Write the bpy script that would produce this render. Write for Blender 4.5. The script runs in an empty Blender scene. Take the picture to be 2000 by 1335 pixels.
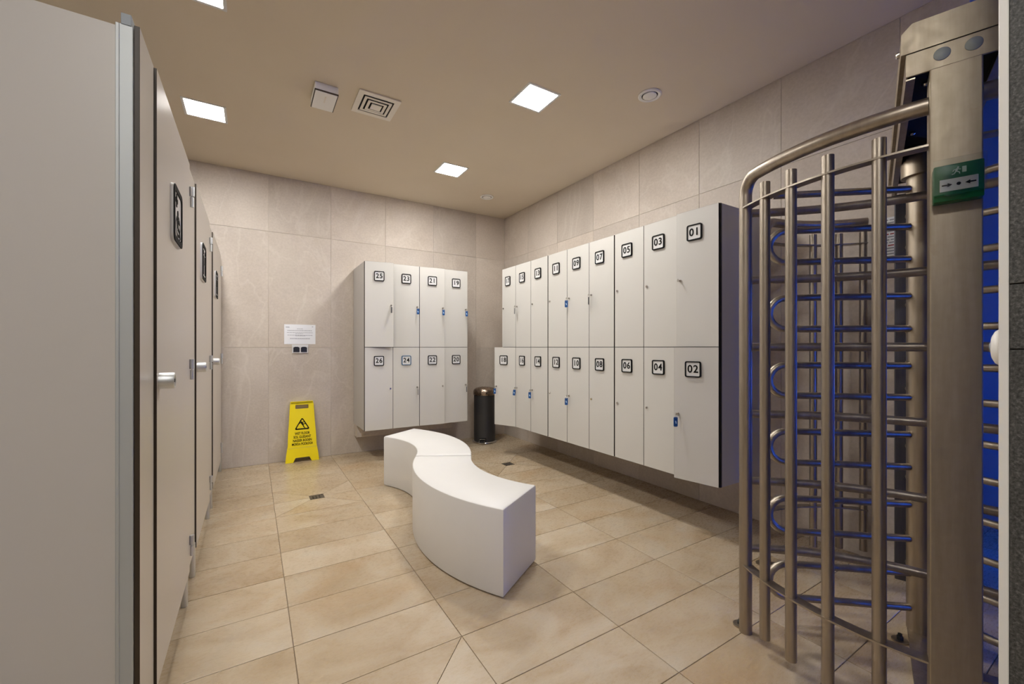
import bpy, bmesh, math, random
from mathutils import Vector, Matrix
random.seed(7)
SC = bpy.context.scene
COL = SC.collection
R = math.radians

# ------------------------------------------------------------------ camera
cam = bpy.data.cameras.new('camera')
cam.sensor_width = 36.0
cam.lens = 818.0 / 2000.0 * 36.0
cam.shift_y = 10.5 / 2000.0
cam.clip_start = 0.02
cam_o = bpy.data.objects.new('camera', cam)
cam_o.location = (0, 0, 1.2)
cam_o.rotation_euler = (R(90), 0, -R(31.791))
COL.objects.link(cam_o)
SC.camera = cam_o

# ------------------------------------------------------------------ world, light levels, exposure
w = bpy.data.worlds.new('world'); SC.world = w; w.use_nodes = True
w.node_tree.nodes['Background'].inputs[0].default_value = (0.8, 0.85, 1, 1)
w.node_tree.nodes['Background'].inputs[1].default_value = 0.02
SC.view_settings.view_transform = 'Standard'
SC.view_settings.look = 'None'
SC.view_settings.gamma = 1.0
SC.view_settings.use_curve_mapping = False
SC.view_settings.exposure = 1.45
LAMP = 52.0            # radiance of the white ceiling panels
BLUE = 9.5            # radiance of the blue tubes in the passage behind the turnstile

# room numbers (metres, camera stands at x=0 y=0)
YB, XR, ZC = 5.01, 2.98, 2.987      # back wall, right wall, ceiling
XL, YF = -1.75, -2.6                # left wall behind the cubicles, wall behind the camera
XP = 4.2                            # far wall of the blue passage
XD = 1.0                            # dark stone wall beside the camera

# ------------------------------------------------------------------ materials
MATS = {}
def nodes_of(m):
    m.use_nodes = True
    nt = m.node_tree
    return nt, nt.nodes['Principled BSDF']
def mat(name, col, rough=0.5, metal=0.0, spec=0.5, emit=None, estr=0.0, alpha=1.0, trans=0.0):
    m = bpy.data.materials.new(name); nt, p = nodes_of(m)
    p.inputs['Base Color'].default_value = (*col, 1)
    p.inputs['Roughness'].default_value = rough
    p.inputs['Metallic'].default_value = metal
    p.inputs['Specular IOR Level'].default_value = spec
    if emit:
        p.inputs['Emission Color'].default_value = (*emit, 1)
        p.inputs['Emission Strength'].default_value = estr
    p.inputs['Alpha'].default_value = alpha
    p.inputs['Transmission Weight'].default_value = trans
    MATS[name] = m
    return m
def coords(nt, rand=True, scale=(1, 1, 1)):
    """object coordinates, shifted per object so that repeats differ"""
    tc = nt.nodes.new('ShaderNodeTexCoord')
    mp = nt.nodes.new('ShaderNodeMapping')
    mp.inputs['Scale'].default_value = scale
    nt.links.new(tc.outputs['Object'], mp.inputs['Vector'])
    if rand:
        oi = nt.nodes.new('ShaderNodeObjectInfo')
        mul = nt.nodes.new('ShaderNodeMath'); mul.operation = 'MULTIPLY'; mul.inputs[1].default_value = 37.0
        nt.links.new(oi.outputs['Random'], mul.inputs[0])
        cb = nt.nodes.new('ShaderNodeCombineXYZ')
        for i in range(3): nt.links.new(mul.outputs[0], cb.inputs[i])
        nt.links.new(cb.outputs[0], mp.inputs['Location'])
        return mp.outputs[0], oi
    return mp.outputs[0], None
def noise(nt, vec, scale, detail=4, rough=0.5, dist=0.0):
    n = nt.nodes.new('ShaderNodeTexNoise')
    n.inputs['Scale'].default_value = scale; n.inputs['Detail'].default_value = detail
    n.inputs['Roughness'].default_value = rough; n.inputs['Distortion'].default_value = dist
    nt.links.new(vec, n.inputs['Vector'])
    return n.outputs['Fac']
def ramp(nt, fac, stops):
    r = nt.nodes.new('ShaderNodeValToRGB')
    e = r.color_ramp.elements
    while len(e) < len(stops): e.new(0.5)
    for i, (p, c) in enumerate(stops):
        e[i].position = p; e[i].color = (*c, 1)
    nt.links.new(fac, r.inputs[0])
    return r.outputs[0]
def mix(nt, a, b, fac, mode='MIX'):
    m = nt.nodes.new('ShaderNodeMix'); m.data_type = 'RGBA'; m.blend_type = mode
    if isinstance(fac, float): m.inputs[0].default_value = fac
    else: nt.links.new(fac, m.inputs[0])
    for s, v in ((6, a), (7, b)):
        if isinstance(v, tuple): m.inputs[s].default_value = (*v, 1)
        else: nt.links.new(v, m.inputs[s])
    return m.outputs[2]
def bump(nt, p, h, strength, dist=0.002):
    b = nt.nodes.new('ShaderNodeBump')
    b.inputs['Strength'].default_value = strength; b.inputs['Distance'].default_value = dist
    nt.links.new(h, b.inputs['Height']); nt.links.new(b.outputs[0], p.inputs['Normal'])

def make_wall_tile():
    m = bpy.data.materials.new('wall_tile_stone'); nt, p = nodes_of(m); MATS['wall_tile'] = m
    v, oi = coords(nt)
    big = noise(nt, v, 1.6, 5, 0.6, 0.6)
    c = ramp(nt, big, [(0.28, (0.50, 0.435, 0.37)), (0.5, (0.575, 0.508, 0.44)), (0.74, (0.66, 0.595, 0.525))])
    fine = noise(nt, v, 55, 4, 0.65)
    c = mix(nt, c, ramp(nt, fine, [(0.35, (0.46, 0.40, 0.345)), (0.65, (0.66, 0.59, 0.52))]), 0.30)
    tone = ramp(nt, oi.outputs['Random'], [(0.0, (0.93, 0.93, 0.93)), (1.0, (1.05, 1.04, 1.03))])
    c = mix(nt, c, tone, 1.0, 'MULTIPLY')
    v2, _ = coords(nt, True, (1.0, 0.45, 1.0))
    vein = noise(nt, v2, 1.5, 4, 0.55, 0.7)
    vr = ramp(nt, vein, [(0.485, (0, 0, 0)), (0.5, (1, 1, 1)), (0.515, (0, 0, 0))])
    vm = nt.nodes.new('ShaderNodeMath'); vm.operation = 'MULTIPLY'; vm.inputs[1].default_value = 0.24
    nt.links.new(vr, vm.inputs[0])
    c = mix(nt, c, (0.72, 0.67, 0.60), vm.outputs[0])
    nt.links.new(c, p.inputs['Base Color'])
    p.inputs['Roughness'].default_value = 0.55
    bump(nt, p, fine, 0.25, 0.0015)
make_wall_tile()

def make_floor_tile():
    m = bpy.data.materials.new('floor_tile_sandstone'); nt, p = nodes_of(m); MATS['floor_tile'] = m
    v, oi = coords(nt, True, (1.0, 1.7, 1.0))
    big = noise(nt, v, 2.6, 5, 0.62, 1.1)
    c = ramp(nt, big, [(0.25, (0.345, 0.255, 0.155)), (0.42, (0.435, 0.337, 0.222)), (0.58, (0.49, 0.40, 0.285)), (0.78, (0.53, 0.468, 0.375))])
    # rusty and grey clouds, as in split sandstone
    rust = noise(nt, v, 1.15, 3, 0.5, 0.5)
    rr = ramp(nt, rust, [(0.58, (0, 0, 0)), (0.78, (0.55, 0.55, 0.55))])
    c = mix(nt, c, (0.40, 0.26, 0.13), rr)
    v3, _ = coords(nt, True, (1.5, 1.1, 1.0))
    grey = noise(nt, v3, 1.7, 4, 0.6, 0.8)
    gr = ramp(nt, grey, [(0.55, (0, 0, 0)), (0.75, (0.5, 0.5, 0.5))])
    c = mix(nt, c, (0.44, 0.385, 0.305), gr)
    tone = ramp(nt, oi.outputs['Random'], [(0.0, (0.93, 0.915, 0.89)), (0.5, (1.0, 0.99, 0.97)), (1.0, (1.04, 1.05, 1.06))])
    c = mix(nt, c, tone, 1.0, 'MULTIPLY')
    v2, _ = coords(nt, True, (1.0, 3.2, 1.0))
    grain = noise(nt, v2, 38, 5, 0.7)
    c = mix(nt, c, ramp(nt, grain, [(0.3, (0.80, 0.78, 0.75)), (0.7, (1.1, 1.1, 1.1))]), 0.75, 'MULTIPLY')
    nt.links.new(c, p.inputs['Base Color'])
    rg = ramp(nt, grain, [(0.3, (0.34, 0.34, 0.34)), (0.7, (0.23, 0.23, 0.23))])
    nt.links.new(rg, p.inputs['Roughness'])
    bump(nt, p, grain, 0.12, 0.0012)
make_floor_tile()

def make_granite():
    m = bpy.data.materials.new('dark_granite'); nt, p = nodes_of(m); MATS['granite'] = m
    v, _ = coords(nt, False)
    n1 = noise(nt, v, 230, 3, 0.7)
    n2 = noise(nt, v, 9, 4, 0.6)
    c = ramp(nt, n1, [(0.32, (0.016, 0.016, 0.016)), (0.55, (0.065, 0.065, 0.062)), (0.75, (0.16, 0.16, 0.155))])
    c = mix(nt, c, ramp(nt, n2, [(0.3, (0.75, 0.75, 0.75)), (0.7, (1.2, 1.2, 1.2))]), 1.0, 'MULTIPLY')
    nt.links.new(c, p.inputs['Base Color']); p.inputs['Roughness'].default_value = 0.6
    bump(nt, p, n1, 0.4, 0.001)
make_granite()

def make_steel(name, lo, hi, rough, rust=False):
    m = bpy.data.materials.new(name); nt, p = nodes_of(m); MATS[name] = m
    v, _ = coords(nt, False, (6, 6, 0.5))
    n = noise(nt, v, 6, 5, 0.6)
    c = ramp(nt, n, [(0.3, lo), (0.7, hi)])
    v2, _ = coords(nt, False)
    if rust:
        s = noise(nt, v2, 5, 4, 0.6, 0.3)
        sr = ramp(nt, s, [(0.62, (0, 0, 0)), (0.74, (0.5, 0.5, 0.5))])
        c = mix(nt, c, (0.24, 0.15, 0.07), sr)
    nt.links.new(c, p.inputs['Base Color'])
    p.inputs['Metallic'].default_value = 1.0
    n2 = noise(nt, v2, 40, 3)
    rg = ramp(nt, n2, [(0.3, (rough - 0.05,) * 3), (0.7, (rough + 0.06,) * 3)])
    nt.links.new(rg, p.inputs['Roughness'])
make_steel('steel', (0.36, 0.305, 0.235), (0.47, 0.405, 0.325), 0.40, True)
make_steel('steel_flat', (0.36, 0.305, 0.225), (0.45, 0.385, 0.295), 0.52, True)
make_steel('steel_dark_reflection', (0.10, 0.10, 0.115), (0.14, 0.14, 0.155), 0.45)  # far post's steel, with the dark reflection on it put into the base colour
make_steel('steel_tube', (0.35, 0.305, 0.25), (0.45, 0.395, 0.33), 0.40)
make_steel('alu', (0.62, 0.64, 0.65), (0.70, 0.72, 0.73), 0.45)
make_steel('bronze', (0.34, 0.27, 0.21), (0.42, 0.33, 0.26), 0.28)

def soft(name, a, b, rough, scale=3.0, bmp=0.0, spec=0.5):
    m = bpy.data.materials.new(name); nt, p = nodes_of(m); MATS[name] = m
    v, _ = coords(nt, False)
    c = ramp(nt, noise(nt, v, scale, 4), [(0.3, a), (0.7, b)])
    nt.links.new(c, p.inputs['Base Color']); p.inputs['Roughness'].default_value = rough
    p.inputs['Specular IOR Level'].default_value = spec
    if bmp: bump(nt, p, noise(nt, v, 160, 3), bmp, 0.001)
    return m
soft('ceiling_paint', (0.69, 0.60, 0.475), (0.71, 0.62, 0.49), 0.85, 2.0, 0.05, 0.2)
soft('plaster', (0.46, 0.41, 0.35), (0.50, 0.44, 0.38), 0.8)
soft('grout', (0.60, 0.54, 0.47), (0.66, 0.60, 0.53), 0.9, 20)
soft('floor_grout', (0.20, 0.145, 0.095), (0.25, 0.19, 0.13), 0.9, 20)
soft('laminate', (0.60, 0.585, 0.55), (0.62, 0.605, 0.57), 0.38, 1.5)
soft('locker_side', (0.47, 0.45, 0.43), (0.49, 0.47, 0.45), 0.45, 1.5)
soft('cubicle', (0.585, 0.54, 0.485), (0.60, 0.555, 0.50), 0.33, 1.5)
soft('cubicle_side', (0.56, 0.54, 0.515), (0.58, 0.555, 0.53), 0.42, 1.5)
soft('core_edge', (0.008, 0.007, 0.006), (0.014, 0.012, 0.010), 0.5)
soft('cubicle_edge', (0.035, 0.024, 0.014), (0.05, 0.034, 0.02), 0.5)
soft('bench_plastic', (0.70, 0.69, 0.67), (0.72, 0.71, 0.69), 0.42, 4, 0.06)
soft('yellow', (0.92, 0.74, 0.0), (0.96, 0.78, 0.005), 0.38, 4)
soft('bin_black', (0.030, 0.030, 0.032), (0.038, 0.038, 0.040), 0.38, 6)
make_steel('drain_steel', (0.16, 0.14, 0.12), (0.24, 0.21, 0.18), 0.5)
mat('ink', (0.006, 0.006, 0.006), 0.8, 0, 0.15)
mat('frame_black', (0.006, 0.006, 0.007), 0.7, 0, 0.15)
mat('frame_blue', (0.05, 0.13, 0.24), 0.6, 0, 0.2)
mat('white_plate', (0.72, 0.72, 0.72), 0.35)
mat('paper', (0.80, 0.82, 0.86), 0.7)
mat('print_grey', (0.28, 0.29, 0.33), 0.8)
mat('print_red', (0.35, 0.06, 0.06), 0.8)
mat('chrome', (0.62, 0.60, 0.57), 0.22, 1.0)
mat('dark_hole', (0.004, 0.004, 0.004), 0.8)
mat('white_trim', (0.72, 0.71, 0.69), 0.4)
mat('white_plastic', (0.84, 0.83, 0.80), 0.35)
mat('alu_matte', (0.50, 0.53, 0.54), 0.55, 0.45)
mat('grey_cap', (0.30, 0.34, 0.38), 0.5)
mat('disc_grey', (0.27, 0.30, 0.29), 0.45)
mat('blue_tag', (0.006, 0.075, 0.27), 0.35)
mat('tag_light', (0.50, 0.68, 0.85), 0.4)
mat('tag_dark', (0.05, 0.05, 0.06), 0.4)
mat('green', (0.0, 0.125, 0.04), 0.35)
mat('green_dark', (0.0, 0.085, 0.02), 0.35)
mat('icon_pale', (0.50, 0.62, 0.54), 0.5)
mat('clear_plastic', (0.9, 0.93, 0.92), 0.08, 0, 0.5, None, 0, 1.0, 1.0)
mat('socket_black', (0.012, 0.013, 0.02), 0.4)
mat('vent_cream', (0.80, 0.75, 0.66), 0.5)
mat('rubber', (0.01, 0.01, 0.01), 0.6)
mat('stone_trim', (0.09, 0.085, 0.08), 0.5)
mat('lamp_white', (0.9, 0.9, 0.9), 0.5, 0, 0.5, (1.0, 0.975, 0.94), LAMP)
mat('lamp_blue', (0.2, 0.3, 0.9), 0.5, 0, 0.5, (0.02, 0.13, 1.0), BLUE)
mat('passage_wall', (0.45, 0.47, 0.52), 0.6)

# ------------------------------------------------------------------ mesh helpers
def V(*a): return Vector(a)
def box(bm, x0, x1, y0, y1, z0, z1, bev=0.0, seg=1, mi=0):
    old = set(bm.faces)
    r = bmesh.ops.create_cube(bm, size=1.0)
    vs = r['verts']
    for v in vs:
        v.co = V((x0 + x1) / 2 + v.co.x * (x1 - x0), (y0 + y1) / 2 + v.co.y * (y1 - y0), (z0 + z1) / 2 + v.co.z * (z1 - z0))
    if bev > 0:
        es = {e for v in vs for e in v.link_edges}
        bmesh.ops.bevel(bm, geom=list(es), offset=bev, segments=seg, profile=0.5, affect='EDGES')
    bm.normal_update()
    for f in bm.faces:
        if f not in old: f.material_index = mi
def tube(bm, pts, r, seg=12, caps=True):
    pts = [Vector(p) for p in pts]
    n = len(pts); rings = []
    t0 = (pts[1] - pts[0]).normalized()
    a = V(0, 0, 1) if abs(t0.z) < 0.9 else V(1, 0, 0)
    nrm = (a - t0 * a.dot(t0)).normalized()
    for i in range(n):
        if i == 0: t = t0
        elif i == n - 1: t = (pts[i] - pts[i - 1]).normalized()
        else: t = ((pts[i] - pts[i - 1]).normalized() + (pts[i + 1] - pts[i]).normalized()).normalized()
        nrm = (nrm - t * nrm.dot(t)).normalized()
        b = t.cross(nrm)
        rr = r[i] if isinstance(r, (list, tuple)) else r
        rings.append([bm.verts.new(pts[i] + (nrm * math.cos(2 * math.pi * k / seg) + b * math.sin(2 * math.pi * k / seg)) * rr) for k in range(seg)])
    for i in range(n - 1):
        for k in range(seg):
            bm.faces.new((rings[i][k], rings[i][(k + 1) % seg], rings[i + 1][(k + 1) % seg], rings[i + 1][k]))
    if caps:
        bm.faces.new(list(reversed(rings[0]))); bm.faces.new(rings[-1])
def lathe(bm, prof, seg=32, c=(0, 0, 0)):
    """profile of (radius, z) turned about the z axis"""
    rings = []
    for (r, z) in prof:
        if r < 1e-6: rings.append([bm.verts.new(V(c[0], c[1], c[2] + z))])
        else: rings.append([bm.verts.new(V(c[0] + r * math.cos(2 * math.pi * k / seg), c[1] + r * math.sin(2 * math.pi * k / seg), c[2] + z)) for k in range(seg)])
    for a, b in zip(rings, rings[1:]):
        for k in range(seg):
            q = []
            for ring, kk in ((a, k), (a, (k + 1) % seg), (b, (k + 1) % seg), (b, k)):
                vv = ring[kk % len(ring)]
                if vv not in q: q.append(vv)
            if len(q) > 2: bm.faces.new(q)
    return rings
def prism(bm, loop, z0, z1, mi=0):
    """outline in xy, extruded along z"""
    a = [bm.verts.new(V(x, y, z0)) for x, y in loop]; b = [bm.verts.new(V(x, y, z1)) for x, y in loop]
    n = len(loop)
    fs = [bm.faces.new(list(reversed(a))), bm.faces.new(b)]
    for i in range(n): fs.append(bm.faces.new((a[i], a[(i + 1) % n], b[(i + 1) % n], b[i])))
    for f in fs: f.material_index = mi
def xform(bm, M, verts=None):
    bmesh.ops.transform(bm, matrix=M, verts=verts or bm.verts[:])
def to_mesh(name, bm, mats, smooth=None):
    bmesh.ops.recalc_face_normals(bm, faces=bm.faces[:])
    me = bpy.data.meshes.new(name); bm.to_mesh(me); bm.free()
    for m in (mats if isinstance(mats, (list, tuple)) else [mats]): me.materials.append(MATS[m])
    if smooth:
        me.polygons.foreach_set('use_smooth', [True] * len(me.polygons))
        me.set_sharp_from_angle(angle=R(smooth))
    return me
def flat_mesh(name, loops, depth, m, smooth=None):
    """filled 2D outline with holes (first loop outer, further loops holes or islands), extruded +-depth/2 along z"""
    cu = bpy.data.curves.new(name, 'CURVE'); cu.dimensions = '2D'; cu.fill_mode = 'BOTH'; cu.extrude = depth / 2
    for lp in loops:
        s = cu.splines.new('POLY'); s.points.add(len(lp) - 1)
        for i, (x, y) in enumerate(lp): s.points[i].co = (x, y, 0, 1)
        s.use_cyclic_u = True
    o = bpy.data.objects.new(name, cu)
    me = bpy.data.meshes.new_from_object(o)
    bpy.data.objects.remove(o); bpy.data.curves.remove(cu)
    me.materials.clear(); me.materials.append(MATS[m])
    return me
def text_mesh(name, body, size, depth, m, bold=0.0, width=1.0):
    cu = bpy.data.curves.new(name, 'FONT'); cu.body = body; cu.size = size; cu.extrude = depth / 2
    cu.align_x = 'CENTER'; cu.align_y = 'CENTER'; cu.offset = bold; cu.resolution_u = 4
    o = bpy.data.objects.new(name, cu)
    me = bpy.data.meshes.new_from_object(o)
    bpy.data.objects.remove(o); bpy.data.curves.remove(cu)
    if width != 1.0: me.transform(Matrix.Diagonal((width, 1, 1, 1)))
    me.materials.clear(); me.materials.append(MATS[m])
    return me
def obj(name, me, parent=None, M=None):
    o = bpy.data.objects.new(name, me); COL.objects.link(o)
    if parent: o.parent = parent
    if M is not None: o.matrix_local = M
    return o
def add(name, bm, mats, parent=None, smooth=None, M=None):
    return obj(name, to_mesh(name, bm, mats, smooth), parent, M)
def tag(o, label, cat, group=None):
    o['label'] = label; o['category'] = cat
    if group: o['group'] = group
    return o
def struct(o, label=None):
    o['kind'] = 'structure'
    if label: o['label'] = label
    return o
def thing(name, label, cat, loc=(0, 0, 0), rz=0.0, group=None):
    o = bpy.data.objects.new(name, None); o.empty_display_size = 0.1; COL.objects.link(o)
    o.location = loc; o.rotation_euler = (0, 0, rz)
    return tag(o, label, cat, group)
def B(): return bmesh.new()
def rrect(x0, x1, y0, y1, r, n=5):
    out = []
    for cx, cy, a0 in ((x1 - r, y1 - r, 0), (x0 + r, y1 - r, 90), (x0 + r, y0 + r, 180), (x1 - r, y0 + r, 270)):
        for i in range(n): a = R(a0 + 90 * i / (n - 1)); out.append((cx + r * math.cos(a), cy + r * math.sin(a)))
    return out
def disc2(cx, cy, r, n=20, ry=None): return [(cx + r * math.cos(2 * math.pi * i / n), cy + (ry or r) * math.sin(2 * math.pi * i / n)) for i in range(n)]
def bar2(x0, y0, x1, y1, w, w1=None):
    d = V(x1 - x0, y1 - y0).normalized(); p = V(-d.y, d.x); w1 = w if w1 is None else w1
    return [(x0 + p.x * w / 2, y0 + p.y * w / 2), (x0 - p.x * w / 2, y0 - p.y * w / 2), (x1 - p.x * w1 / 2, y1 - p.y * w1 / 2), (x1 + p.x * w1 / 2, y1 + p.y * w1 / 2)]
UP = Matrix(((1, 0, 0, 0), (0, 0, -1, 0), (0, 1, 0, 0), (0, 0, 0, 1)))   # local xy drawing -> upright xz, +z of drawing faces -y

# ------------------------------------------------------------------ the setting
floor = B(); box(floor, XL - 0.1, XP + 0.1, YF - 0.1, YB + 0.1, -0.08, -0.004)
floor = struct(add('floor', floor, 'floor_grout'))
JX = [0.140 + 0.6 * k for k in range(-4, 6)]; JY0 = 0.99 - 0.9
JX = [x for x in JX if x > XL]
def clip_tile(x0, x1, y0, y1): return max(x0, XL), min(x1, XP), max(y0, YF), min(y1, YB)
G = 0.0016
def tile_mesh(w_, d_, th, bev, m):
    bm = B(); box(bm, -w_ / 2, w_ / 2, -d_ / 2, d_ / 2, -th, 0, bev)
    bmesh.ops.delete(bm, geom=[f for f in bm.faces if f.normal.z < -0.9], context='FACES')
    return to_mesh('tile', bm, m)
_tm = {}
def tile_cached(w_, d_, th, bev, m):
    k = (round(w_, 3), round(d_, 3), m)
    if k not in _tm: _tm[k] = tile_mesh(w_, d_, th, bev, m)
    return _tm[k]
drains = [(0.44, 3.69), (2.24, 3.69), (0.44, 1.29)]
cols = [XL] + JX + [XR, 3.74, XP]
cols = [x for x in cols]
rows = [0.09 + 0.3 * k for k in range(-3, 17)] + [YB]
def is_drain(xa, xb, ya, yb):
    cx, cy = (xa + xb) / 2, (ya + yb) / 2
    return any(abs(cx - dx) < 0.2 and abs(cy - dy) < 0.29 for dx, dy in drains)
for ci in range(len(cols) - 1):
    for ri in range(len(rows) - 1):
        xa, xb, ya, yb = cols[ci], cols[ci + 1], rows[ri], rows[ri + 1]
        if xb - xa < 0.03 or yb - ya < 0.03 or is_drain(xa, xb, ya, yb): continue
        me = tile_cached(xb - xa - 2 * G, yb - ya - 2 * G, 0.006, 0.0008, 'floor_tile')
        o = obj('tile', me, floor); o.location = ((xa + xb) / 2, (ya + yb) / 2, random.uniform(-0.0002, 0.0003))
for (dx, dy) in drains:      # two tiles cut along the diagonals towards the drain
    hs = 0.052
    for sy in (-1, 1):
        tris = [[(-0.3, 0), (-0.3, 0.3 * sy), (-hs, hs * sy), (-hs, 0)],
                [(-0.3, 0.3 * sy), (0.3, 0.3 * sy), (hs, hs * sy), (-hs, hs * sy)],
                [(0.3, 0.3 * sy), (0.3, 0), (hs, 0), (hs, hs * sy)]]
        for t in tris:
            c = V(sum(p[0] for p in t) / 4, sum(p[1] for p in t) / 4)
            lp = []
            n = len(t)
            ar = sum(t[i][0] * t[(i + 1) % n][1] - t[(i + 1) % n][0] * t[i][1] for i in range(n))
            q = t if ar > 0 else t[::-1]
            # inset by the joint
            for i in range(n):
                p0, p1, p2 = V(*q[i - 1]), V(*q[i]), V(*q[(i + 1) % n])
                d1, d2 = (p1 - p0).normalized(), (p2 - p1).normalized()
                n1, n2 = V(-d1.y, d1.x), V(-d2.y, d2.x)
                den = 1 + n1.dot(n2)
                lp.append(tuple(p1 + (n1 + n2) * (G / max(den, 0.25)) - c))
            bm = B(); prism(bm, lp, -0.006, 0)
            o = add('tile', bm, 'floor_tile', floor); o.location = (dx + c.x, dy + c.y, 0)

ceil = B(); box(ceil, XL - 0.1, XP + 0.1, YF - 0.1, YB + 0.1, ZC, ZC + 0.1)
struct(add('ceiling', ceil, 'ceiling_paint'))

def wall_tiles(wall, along, z_rows, place, skip=None):
    for a0, a1 in zip(along, along[1:]):
        for z0, z1 in zip(z_rows, z_rows[1:]):
            if a1 - a0 < 0.02: continue
            if skip and skip(a0, a1): continue
            me = tile_cached(a1 - a0 - 0.0022, z1 - z0 - 0.0022, 0.006, 0.0007, 'wall_tile')
            o = obj('tile', me, wall); o.matrix_local = place((a0 + a1) / 2, (z0 + z1) / 2)
ZR = [0, 1.2, 2.4, ZC]
bm = B(); box(bm, XL - 0.1, XR + 0.14, YB + 0.004, YB + 0.14, -0.08, ZC)
wb = struct(add('wall_back', bm, 'grout'))
wall_tiles(wb, [XL] + [x for x in JX if x < XR] + [XR], ZR,
           lambda a, z: Matrix(((1, 0, 0, a), (0, 0, -1, YB), (0, 1, 0, z), (0, 0, 0, 1))))
YE = 0.56                    # the right wall ends here; the passage opens beyond
bm = B(); box(bm, XR + 0.004, XR + 0.14, YE, YB + 0.004, -0.08, ZC)
wr = struct(add('wall_right', bm, 'grout'))
wall_tiles(wr, [YE] + [0.82 + 0.6 * k for k in range(0, 7)] + [YB], ZR,
           lambda a, z: Matrix(((0, 0, -1, XR), (-1, 0, 0, a), (0, 1, 0, z), (0, 0, 0, 1))))
bm = B(); box(bm, XL - 0.1, XL, YF - 0.1, YB + 0.1, -0.08, ZC)
struct(add('wall_left', bm, 'plaster'))
bm = B(); box(bm, XL - 0.1, XD + 0.008, YF - 0.1, YF, -0.08, ZC)
struct(add('wall_front', bm, 'plaster'))
bm = B(); box(bm, XD + 0.15, XP + 0.1, YF - 0.1, YF, -0.08, ZC)
struct(add('wall_passage_front', bm, 'granite'))
bm = B(); box(bm, XP, XP + 0.1, YF, 1.3, -0.08, ZC); struct(add('wall_passage', bm, 'passage_wall'))
bm = B(); box(bm, XR + 0.14, XP + 0.1, 1.0, 1.1, -0.08, ZC); struct(add('wall_passage_end', bm, 'passage_wall'))
# dark stone wall close to the camera on the right, with a white edge trim
YT = 0.1466 * XD
bm = B(); box(bm, XD + 0.008, XD + 0.15, YF, YT, -0.08, ZC); wd = struct(add('wall_dark', bm, 'stone_trim'))
zj = [0, 0.60, 1.2, 1.31, 1.80, 2.4, ZC]
zj = [0, 0.61, 1.197, 1.298, 1.9, 2.5, ZC]
for z0, z1 in zip(zj, zj[1:]):
    for ya, yb in ((YF, -1.2), (-1.2, -0.45), (-0.45, YT)):
        bm = B(); box(bm, XD, XD + 0.009, ya + 0.001, yb - 0.0005, z0 + 0.001, z1 - 0.001, 0.0006)
        add('tile', bm, 'granite', wd)
bm = B(); box(bm, XD - 0.001, XD + 0.15, YT, YT + 0.0105, 0, ZC, 0.001)
struct(add('trim_1', bm, 'white_trim'))

# ------------------------------------------------------------------ ceiling fittings
def ceiling_light(x, y, label, group='square ceiling light panels'):
    t = thing('ceiling_light', label, 'light', (x, y, ZC), 0, group)
    fr = flat_mesh('frame', [rrect(-0.136, 0.136, -0.136, 0.136, 0.004, 2), rrect(-0.119, 0.119, -0.119, 0.119, 0.003, 2)], 0.004, 'white_plate')
    obj('frame', fr, t, Matrix.Translation((0, 0, -0.002)))
    bm = B(); box(bm, -0.119, 0.119, -0.119, 0.119, -0.003, -0.0005); add('diffuser', bm, 'lamp_white', t)
ceiling_light(1.722, 2.470, 'lit square ceiling panel in front of the lockers, nearest of those over the bench')
ceiling_light(1.702, 3.910, 'lit square ceiling panel near the far corner above the back lockers')
ceiling_light(-0.303, 3.908, 'lit square ceiling panel just above the cubicle doors')
ceiling_light(-0.250, 2.560, 'lit ceiling panel cut by the top edge of the picture')
ceiling_light(-0.303, -0.14, 'lit ceiling panel above and behind the viewer')
ceiling_light(-0.303, -1.49, 'lit ceiling panel farthest behind the viewer')

t = thing('emergency_light', 'small white box with dark edge on the ceiling beside the square vent', 'emergency light', (0.43, 3.20, ZC))
bm = B(); box(bm, -0.074, 0.074, -0.120, 0.120, -0.050, 0, 0.004); add('housing', bm, 'white_plastic', t)
bm = B(); box(bm, -0.075, 0.075, -0.121, 0.121, -0.058, -0.050); add('edge_frame', bm, 'cubicle_edge', t)
bm = B(); box(bm, -0.069, 0.069, -0.115, 0.115, -0.062, -0.056, 0.002); cv = add('cover', bm, 'white_plastic', t)
bm = B(); box(bm, -0.004, 0.004, -0.07, 0.01, -0.0635, -0.0615); add('light_strip', bm, 'vent_cream', t)

t = thing('ceiling_vent', 'square cream ceiling vent with nested louvre frames', 'vent', (0.775, 3.16, ZC))
t.rotation_euler = (0, 0, 0)
bm = B(); box(bm, -0.115, 0.115, -0.115, 0.115, -0.001, 0); add('duct_backing', bm, 'dark_hole', t)
obj('frame', flat_mesh('frame', [rrect(-0.146, 0.146, -0.152, 0.152, 0.004, 2), rrect(-0.108, 0.108, -0.112, 0.112, 0.003, 2)], 0.008, 'vent_cream'), t, Matrix.Translation((0, 0, -0.006)))
for o_, i_, z_ in ((0.096, 0.078, -0.010), (0.066, 0.048, -0.014)):
    obj('louvre', flat_mesh('louvre', [rrect(-o_, o_, -o_, o_, 0.003, 2), rrect(-i_, i_, -i_, i_, 0.002, 2)], 0.004, 'vent_cream'), t, Matrix.Translation((0, 0, z_)))
bm = B(); box(bm, -0.036, 0.036, -0.036, 0.036, -0.020, -0.014, 0.001); add('centre_plate', bm, 'vent_cream', t)

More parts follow.
